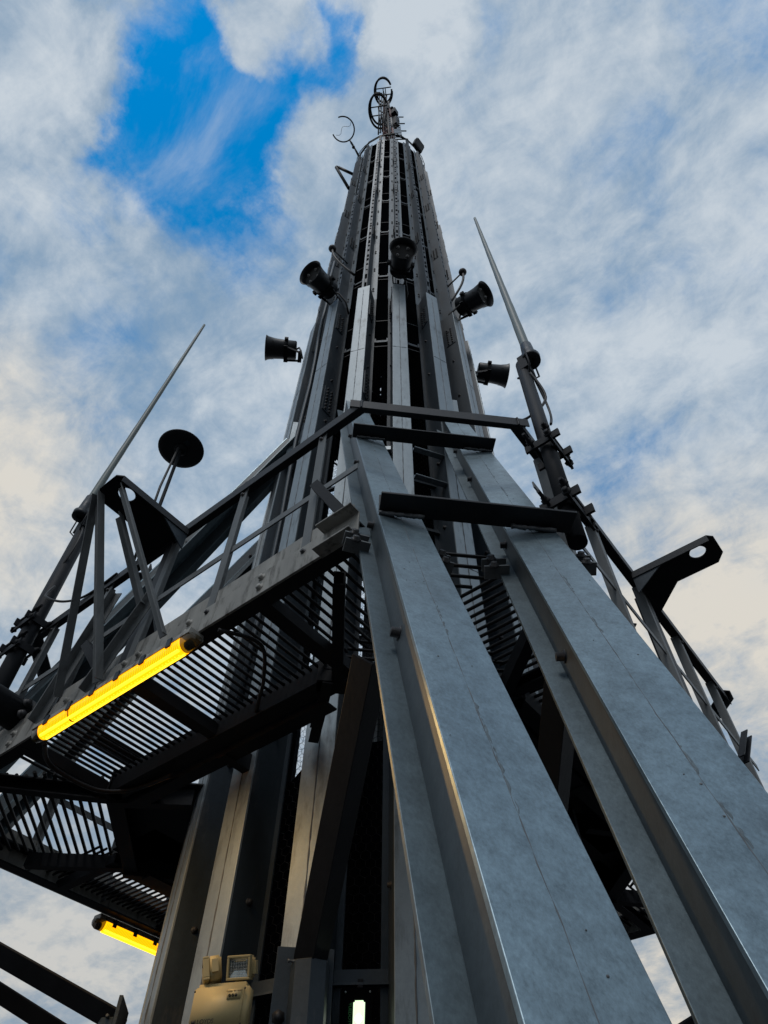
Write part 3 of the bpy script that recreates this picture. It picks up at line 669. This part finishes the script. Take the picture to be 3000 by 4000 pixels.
# ------------------------------------------------------------------ yellow tube lamps under the walkway edge
def tube_lamp(label, loc, rz, L, watts=7.):
    t = empty('tube_lamp', label, 'lamp', loc, (0, 0, rz), 'yellow tube lamps under the walkway edge', True)
    # local x along, y outward, z up (top against the steel)
    tray = MB().prof((-L / 2, 0, .028), (L / 2, 0, .028), [(-.041, -.012), (.041, -.012), (.035, .02), (-.035, .02)]); obj('tray', tray, 'fascia', t)
    sec = [(.036 * math.cos(R(a)), .016 + .050 * math.sin(R(a))) for a in range(180, 361, 15)]
    df = obj('diffuser', MB().prof((-L / 2 + .05, 0, 0), (L / 2 - .05, 0, 0), [(-x, y) for x, y in sec]), 'lamp_body', t)
    rb = MB(); n = int(L / .0125)
    for i in range(n):
        x = -L / 2 + .06 + i * (L - .12) / n
        for a0, a1 in ((192, 240), (300, 348)):
            pts = [(x, .037 * math.cos(R(a)), .016 + .0513 * math.sin(R(a))) for a in (a0, (a0 + a1) / 2, a1)]
            rb.tube(pts, .0028, 4)
    o = obj('ribs', rb, 'lamp_rib', df); o['kind'] = 'stuff'
    for s in (-1, 1): obj('inner_tube', MB().tube([(-L / 2 + .07, s * .016, -.0285), (L / 2 - .07, s * .016, -.0285)], .007, 8), 'lamp_tube', df)
    gl = MB()
    for i in range(int((L - .14) / .02)):
        gl.lathe([(-.002, .0024), (.002, .0015), (.0022, .0002)], (-L / 2 + .07 + i * .02, .0 + .003 * (i % 2), -.0345), (0, 0, -1), 5)
    obj('light_dots', gl, 'lamp_tube', df)['kind'] = 'stuff'
    for s in (-1, 1):
        e = MB(); rr = []
        vs = []
        for j, (f, sc_) in enumerate(((0, 1.04), (.045, 1.03), (.066, .8), (.072, .3))):
            vs += [(s * (L / 2 - .055 + f), x * sc_, .016 + (y - .016) * sc_) for x, y in sec]
        m_ = len(sec)
        e.add(vs, [(r_ * m_ + i, r_ * m_ + i + 1, (r_ + 1) * m_ + i + 1, (r_ + 1) * m_ + i) for r_ in range(3) for i in range(m_ - 1)] + [tuple(range(3 * m_, 4 * m_))], True)
        ec = obj('end_cap', e, 'smoked', t)
        obj('lamp_holder', MB().lathe([(0, .002), (0, .022), (.02, .022), (.02, .002)], (s * (L / 2 - .04), 0, -.012), (s, 0, 0), 12), 'drum', t)
    for i in range(6):
        x = -L / 2 + .12 + i * (L - .24) / 5
        for s in (-1, 1): obj('clip', MB().prof((x - .014, s * .043, .018), (x + .014, s * .043, .018), rect(.008, .045)), 'galv_shaded', t)
    ld_ = bpy.data.lights.new('tube_lamp_light', 'AREA'); ld_.shape = 'RECTANGLE'; ld_.size = L * .9; ld_.size_y = .05; ld_.energy = watts; ld_.color = (1., .60, .20)
    lo_ = bpy.data.objects.new('tube_lamp_light', ld_); col.objects.link(lo_); lo_.parent = t; lo_.location = (0, 0, -.045)
    obj('band', MB().tube([(-L * .24, .0385 * math.cos(R(a)), .016 + .053 * math.sin(R(a))) for a in range(180, 361, 20)], .003, 6), 'smoked', t)
    return t
tube_lamp('long lit yellow tube lamp under the fascia below the strutted bracket', (.0, -1.955, 3.488), 0, 1.10)
tube_lamp('lit yellow tube lamp on the far walkway edge, partly hidden by a column', (-1.975, .03, 3.488), R(-90), 1.10)

# ------------------------------------------------------------------ emergency light
el = empty('emergency_light', 'cream twin-head emergency light box in front of the tower foot', 'emergency light', (.335, -1.30, 2.25), (0, 0, R(-78.75 + 90 + 14)), None, True)
# local: -y faces outwards
def rbox(x0, x1, y0, y1, z0, z1, r=.012):
    bm = bmesh.new(); bmesh.ops.create_cube(bm, size=1)
    for v in bm.verts: v.co = Vector(((x0 + x1) / 2 + v.co.x * (x1 - x0), (y0 + y1) / 2 + v.co.y * (y1 - y0), (z0 + z1) / 2 + v.co.z * (z1 - z0)))
    bmesh.ops.bevel(bm, geom=list(bm.edges), offset=r, segments=3, affect='EDGES')
    mb = MB(); bm.verts.index_update(); mb.v = [v.co.copy() for v in bm.verts]; mb.f = [[v.index for v in f.verts] for f in bm.faces]; mb.sm = [True] * len(mb.f); bm.free(); return mb
SCREWS = [(-.092, .19), (.092, .19), (-.092, .088), (.092, .088)]
bx = obj('housing', rbox(-.10, .10, -.035, .04, .066, .215, .014), 'box_cream', el)
obj('panel_rim', rbox(-.088, .088, -.041, -.03, .076, .2, .004), 'box_cream', bx)
for x_, z_ in SCREWS: obj('screw_head', MB().lathe([(0, .0035), (.0015, .0032), (.0016, .0003)], (x_, -.0345, z_), (0, -1, 0), 10), 'bolt', bx)
pn = obj('button_panel', rbox(.03, .085, -.0435, -.036, .155, .19, .003), 'box_cream', bx)
for i in range(3): obj('indicator', MB().lathe([(0, .0045), (.003, .0045), (.003, .0028 if i < 2 else .0003)], (.043 + i * .0115, -.0435, .168), (0, -1, 0), 12), 'ink', bx)
text_mesh('CHARGE  TEST  POWER', .0055, 'small_print', 'ink', el, (.0585, -.0442, .181), (R(90), 0, 0), .0002)
text_mesh('LLOYDS', .019, 'maker_lettering', 'ink', el, (-.036, -.0418, .098), (R(90), 0, 0), .0003)
obj('maker_dot', MB().lathe([(0, .0065), (.0006, .0065), (.0006, .0002)], (-.076, -.0414, .098), (0, -1, 0), 12), 'ink', el)
def head(x, z, ry, rz):
    mt_ = Matrix.Translation((x, 0, z)) @ Matrix.Rotation(rz, 4, 'Z') @ Matrix.Rotation(ry, 4, 'X')
    def tr(mb):
        mb.v = [mt_ @ v for v in mb.v]; return mb
    hw_, hh = .043, .037
    h = rbox(-hw_, hw_, -.012, .034, -hh, hh, .007)
    ho = obj('lamp_head', tr(h), 'box_cream', el)
    fr_ = MB()
    for x0, x1, z0, z1 in ((-hw_, hw_, hh - .008, hh), (-hw_, hw_, -hh, -hh + .008), (-hw_, -hw_ + .008, -hh + .008, hh - .008), (hw_ - .008, hw_, -hh + .008, hh - .008)): fr_.box(x0, x1, -.03, -.008, z0, z1)
    obj('bezel', tr(fr_), 'box_cream', ho, bevel=.002)
    obj('reflector', tr(MB().add([(-.036, -.022, -.030), (.036, -.022, -.030), (.036, -.022, .030), (-.036, -.022, .030), (-.02, -.0125, -.008), (.02, -.0125, -.008), (.02, -.0125, .018), (-.02, -.0125, .018)],
        [(0, 1, 5, 4), (1, 2, 6, 5), (2, 3, 7, 6), (3, 0, 4, 7), (4, 5, 6, 7)])), 'reflector', ho)
    gr = MB()
    for i in range(7): gr.prof((-.027 + i * .009, -.024, -.030), (-.027 + i * .009, -.024, .030), rect(.0014, .0014), (0, 1, 0))
    for i in range(6): gr.prof((-.036, -.024, -.0225 + i * .009), (.036, -.024, -.0225 + i * .009), rect(.0014, .0014), (0, 1, 0))
    obj('lens_grid', tr(gr), 'lens', ho)
    obj('neck', MB().lathe([(0, .014), (.05, .012)], (x * .9, .01, .2), (0, 0, 1), 12), 'box_cream', ho)
    obj('hinge', tr(MB().box(hw_ - .003, hw_ + .012, .0, .022, -.02, .02)), 'box_cream', ho)
head(-.062, .262, R(14), R(-66)); head(.05, .266, R(18), R(2))
obj('mount_bracket', MB().box(-.03, .03, .038, .30, .08, .14), 'dark_steel', el)

# small lit lamp inside the foot of the tower
lm = empty('work_lamp', 'small lit white-green work lamp inside the tower foot, with lettering beside it', 'lamp', pol(.965, -56.25, 2.40), (0, 0, R(-56.25 + 90)), None, True)
obj('backplate', MB().box(-.07, .05, -.004, .012, -.03, .15), 'black_panel', lm)
ls = obj('lens', rbox(-.022, .022, -.018, -.002, .02, .105, .006), 'led', lm)
obj('lamp_core', MB().lathe([(0, .013), (.003, .011), (.004, .0003)], (0, -.018, .045), (0, -1, 0), 12), 'led_core', ls)
text_mesh('YUEDOTW', .016, 'lettering', 'green_ink', lm, (-.035, -.005, .06), (R(90), R(90), 0), .0003)
obj('screw', MB().lathe([(0, .004), (.002, .004), (.002, .0005)], (-.055, -.004, .135), (0, -1, 0), 8).lathe([(0, .004), (.002, .004), (.002, .0005)], (.04, -.004, .135), (0, -1, 0), 8), 'galv_light', lm)
obj('rail_hook', MB().box(-.01, .01, 0.0, .02, .14, .18), 'dark_steel', lm)

# ------------------------------------------------------------------ tower top: guard rail, mast, rings
tr_ = empty('top_guard_rail', 'thin guard rail ringing the top edge of the tower', 'railing', (0, 0, TOP))
ZT = TOP + .62
obj('rail', MB().tube([pol(.97, -45 + 22.5 * i, ZT) for i in range(17)], .026, 6, False), 'dark_steel', tr_)
for i in range(8): obj('post', MB().prof(pol(.97, -67.5 + 45 * i, TOP - .3), pol(.97, -67.5 + 45 * i, ZT), rect(.06, .03), pol(1, -67.5 + 45 * i)), 'dark_steel', tr_)
obj('cable', MB().tube([pol(1.0 + .03 * math.sin(i), -130 + 11 * i, ZT - .15 - .1 * abs(math.sin(i * .8))) for i in range(17)], .011, 5), 'whip', tr_)
mz0, mz1 = TOP - .1, 41.0
mast = empty('lattice_mast', 'slim red and white lattice mast standing on the tower top, carrying two rings', 'mast', (0, 0, mz0))
mtop = Vector((-.20, -.16, 0))
def mc(z): return mtop * ((z - mz0) / (mz1 - mz0))
seg = [mz0 + i * (mz1 - mz0) / 6 for i in range(7)]
hw = lambda z: .27 - .12 * (z - mz0) / (mz1 - mz0)
for j in range(6):
    cmat = 'mast_red' if j % 2 == 0 else 'mast_white'
    for a in (30, 150, 270):
        obj('mast_leg', MB().tube([mc(seg[j]) + pol(hw(seg[j]), a, seg[j]), mc(seg[j + 1]) + pol(hw(seg[j + 1]), a, seg[j + 1])], .05, 6), cmat, mast)
    br = MB(); n = 5
    for i in range(n):
        za, zb_ = seg[j] + (seg[j + 1] - seg[j]) * i / n, seg[j] + (seg[j + 1] - seg[j]) * (i + 1) / n
        for a, b in ((30, 150), (150, 270), (270, 30)):
            if i % 2: a, b = b, a
            br.tube([mc(za) + pol(hw(za), a, za), mc(zb_) + pol(hw(zb_), b, zb_)], .018, 5)
            br.tube([mc(za) + pol(hw(za), a, za), mc(za) + pol(hw(za), b, za)], .018, 5)
    obj('bracing', br, cmat, mast)
vd = Vector((.786, .618, 0))                           # along the tower's right-hand side
fd = Vector((-.618, .786, 0))
sk = MB()
for i in range(13):
    z = 29.6 + i * .5; sk.tube([mc(z) + vd * .2 + Vector((0, 0, z)), mc(z) + vd * (.55 if i % 4 else .75) + Vector((0, 0, z))], .024, 5)
    if i % 2: sk.tube([mc(z) - vd * .2 + Vector((0, 0, z)), mc(z) - vd * .33 + Vector((0, 0, z))], .014, 5)
obj('step_peg', sk, 'dark_steel', mast)
obj('feeder_box', MB().box(-.02, .26, -.02, .24, 36.4, 37.6).box(.05, .26, .05, .25, 33.2, 35.2), 'dark_steel', mast)
obj('feeder_pipe', MB().tube([mc(24) + vd * -.12 + Vector((0, 0, 24)), mc(41) + vd * -.1 + Vector((0, 0, 41))], .04, 6).tube([mc(24) + vd * .08 - fd * .1 + Vector((0, 0, 24)), mc(39) + vd * .04 - fd * .1 + Vector((0, 0, 39))], .06, 6), 'dark_steel', mast)
def ring(c, r1, r2, rot, z):
    c = Vector((*c, z)); mb = MB(); ax = Matrix.Rotation(rot, 3, 'Z')
    for dz, sc_ in ((0, 1), (.9, .93)):
        pts = [c + ax @ Vector((r1 * sc_ * math.cos(2 * math.pi * i / 28), r2 * sc_ * math.sin(2 * math.pi * i / 28), 0)) + Vector((0, 0, dz)) for i in range(27)]
        mb.tube(pts, .046, 6)
    ro = obj('ring', mb, 'dark_steel', mast); ro['kind'] = 'stuff'
    cr = MB()
    for f in (-.28, .22): cr.tube([c + ax @ Vector((-r1 * .92, r2 * f, 0)), c + ax @ Vector((r1 * .92, r2 * f, 0))], .026, 5)
    cr.tube([c + ax @ Vector((0, -r2 * .3, 0)), c + ax @ Vector((0, r2, 0))], .024, 5); cr.tube([c + ax @ Vector((r1 * .25, -r2 * .3, .0)), c + ax @ Vector((r1 * .25, r2 * .9, 0))], .024, 5)
    obj('cross_bar', cr, 'dark_steel', ro)
    obj('ring_arm', MB().tube([c + ax @ Vector((0, 0, .4)), mc(min(z + .4, mz1)) + Vector((0, 0, z + .4))], .03, 6), 'dark_steel', ro)
ring((.02, -.60), .43, .58, R(-38.85 + 90 - 20), 40.6); ring((-.30, -.45), .42, .66, R(-38.85 + 90 - 20), 36.0)
for i in range(4): obj('riser_pipe', MB().tube([mc(30) + vd * (-.34 + .07 * i) - fd * (.1 + .05 * i) + Vector((0, 0, 30.)), mc(40.6) + vd * (-.30 + .12 * i) - fd * (.42 - .03 * i) + Vector((0, 0, 41.2))], .026, 6), 'dark_steel', mast)
obj('top_pipe', MB().tube([mc(41) + Vector((0, 0, 39)), mc(41) + Vector((.0, .0, 43.4))], .03, 6), 'dark_steel', mast)
obj('beacon', MB().lathe([(0, .02), (.4, .02), (.42, .085), (.7, .085), (.72, .02), (1.0, .012)], mc(38) + vd * .28 + Vector((0, 0, 38)), (0, 0, 1), 10), 'dark_steel', mast)
# open ring aerial on an arm at the tower's left shoulder
ra_ = empty('loop_aerial', 'open black ring aerial on an arm at the left shoulder of the tower top', 'antenna', pol(.98, -118, ZT))
e0 = pol(.98, -118, ZT + .1); cen = Vector((-.46, -1.65, 24.3)); dv = (cen - e0).normalized()
obj('arm', MB().tube([e0, e0 + (cen - e0) * .62], .022, 6).tube([e0 - Vector((0, 0, .3)), e0 + (cen - e0) * .4], .016, 6), 'dark_steel', ra_)
obj('loop', MB().tube([cen + Vector((.33 * math.cos(R(a)), .33 * math.sin(R(a)), 0)) for a in range(-75, 196, 10)], .02, 6), 'dark_steel', ra_)
obj('feed_wire', MB().tube([cen + Vector((.3 - .07 * i, .06 * math.sin(i * 1.2), .0)) for i in range(9)], .006, 5), 'whip', ra_)
obj('insulator', MB().lathe([(-.06, .03), (.06, .03)], e0 + (cen - e0) * .45, dv, 8).lathe([(0, .001), (0.01, .045), (.08, .045), (.09, .001)], e0 + (cen - e0) * .35 - Vector((0, 0, .14)), (0, 0, 1), 10), 'rubber', ra_)
# bent pipe and a floodlight at the top
bp_ = MB().tube([pol(1.0, -128, 21.9), pol(1.46, -128, 22.3), pol(1.5, -128, 22.3), pol(1.52, -128, 22.22), pol(1.06, -130, 20.3)], .042, 8)
tag(obj('bent_pipe', bp_, 'dark_steel'), 'black pipe bent to a triangle sticking out below the loop aerial', 'pipe')
tf = empty('top_floodlight', 'square floodlight hung on the guard rail at the right of the tower top', 'floodlight', pol(1.02, -2, ZT))
obj('housing', MB().prof(pol(1.0, -2, ZT - .28), pol(1.12, -2, ZT + .12), rect(.34, .10), pol(1, -2)), 'dark_steel', tf)
obj('glass', MB().prof(pol(1.065, -2, ZT - .25), pol(1.185, -2, ZT + .09), rect(.28, .01), pol(1, -2)), 'drum_in', tf)
# loose cables on the walkway
def cable(label, pts, r=.009):
    pts = [Vector(p) for p in pts]; sm = []
    for i in range(len(pts) - 1):
        p0, p1, p2, p3 = pts[max(i - 1, 0)], pts[i], pts[i + 1], pts[min(i + 2, len(pts) - 1)]
        for j in range(8):
            t = j / 8; sm.append(.5 * ((2 * p1) + (-p0 + p2) * t + (2 * p0 - 5 * p1 + 4 * p2 - p3) * t * t + (-p0 + 3 * p1 - 3 * p2 + p3) * t ** 3))
    sm.append(pts[-1]); tag(obj('cable', MB().tube(sm, r, 6), 'rubber'), label, 'cable')
cable('black cable sagging under the grating near the far end of the yellow tube lamp', [(-.58, -1.9, 3.5), (-.75, -1.75, 3.52), (-.72, -1.5, 3.5), (-.6, -1.36, 3.52), (-.3, -1.34, 3.5)], .012)
cable('thin black cable drooping from the lamp end below the grating by the inner beam', [(.66, -1.93, 3.5), (.72, -1.75, 3.52), (.6, -1.6, 3.5), (.42, -1.46, 3.54), (.32, -1.38, 3.56)], .009)
cable('black cable from the left pole to the handrail', [(-1.22, -2.04, 4.9), (-1.14, -2.08, 4.72), (-.98, -2.02, 4.62), (-.8, -1.97, 4.6), (-.5, -1.97, 4.6)], .008)
cable('black cable from the right pole hooked over the chamfer handrail end', [(2.07, -1.27, 5.2), (2.09, -1.22, 4.95), (2.0, -1.28, 4.76), (1.93, -1.36, 4.65), (1.86, -1.46, 4.6)], .008)
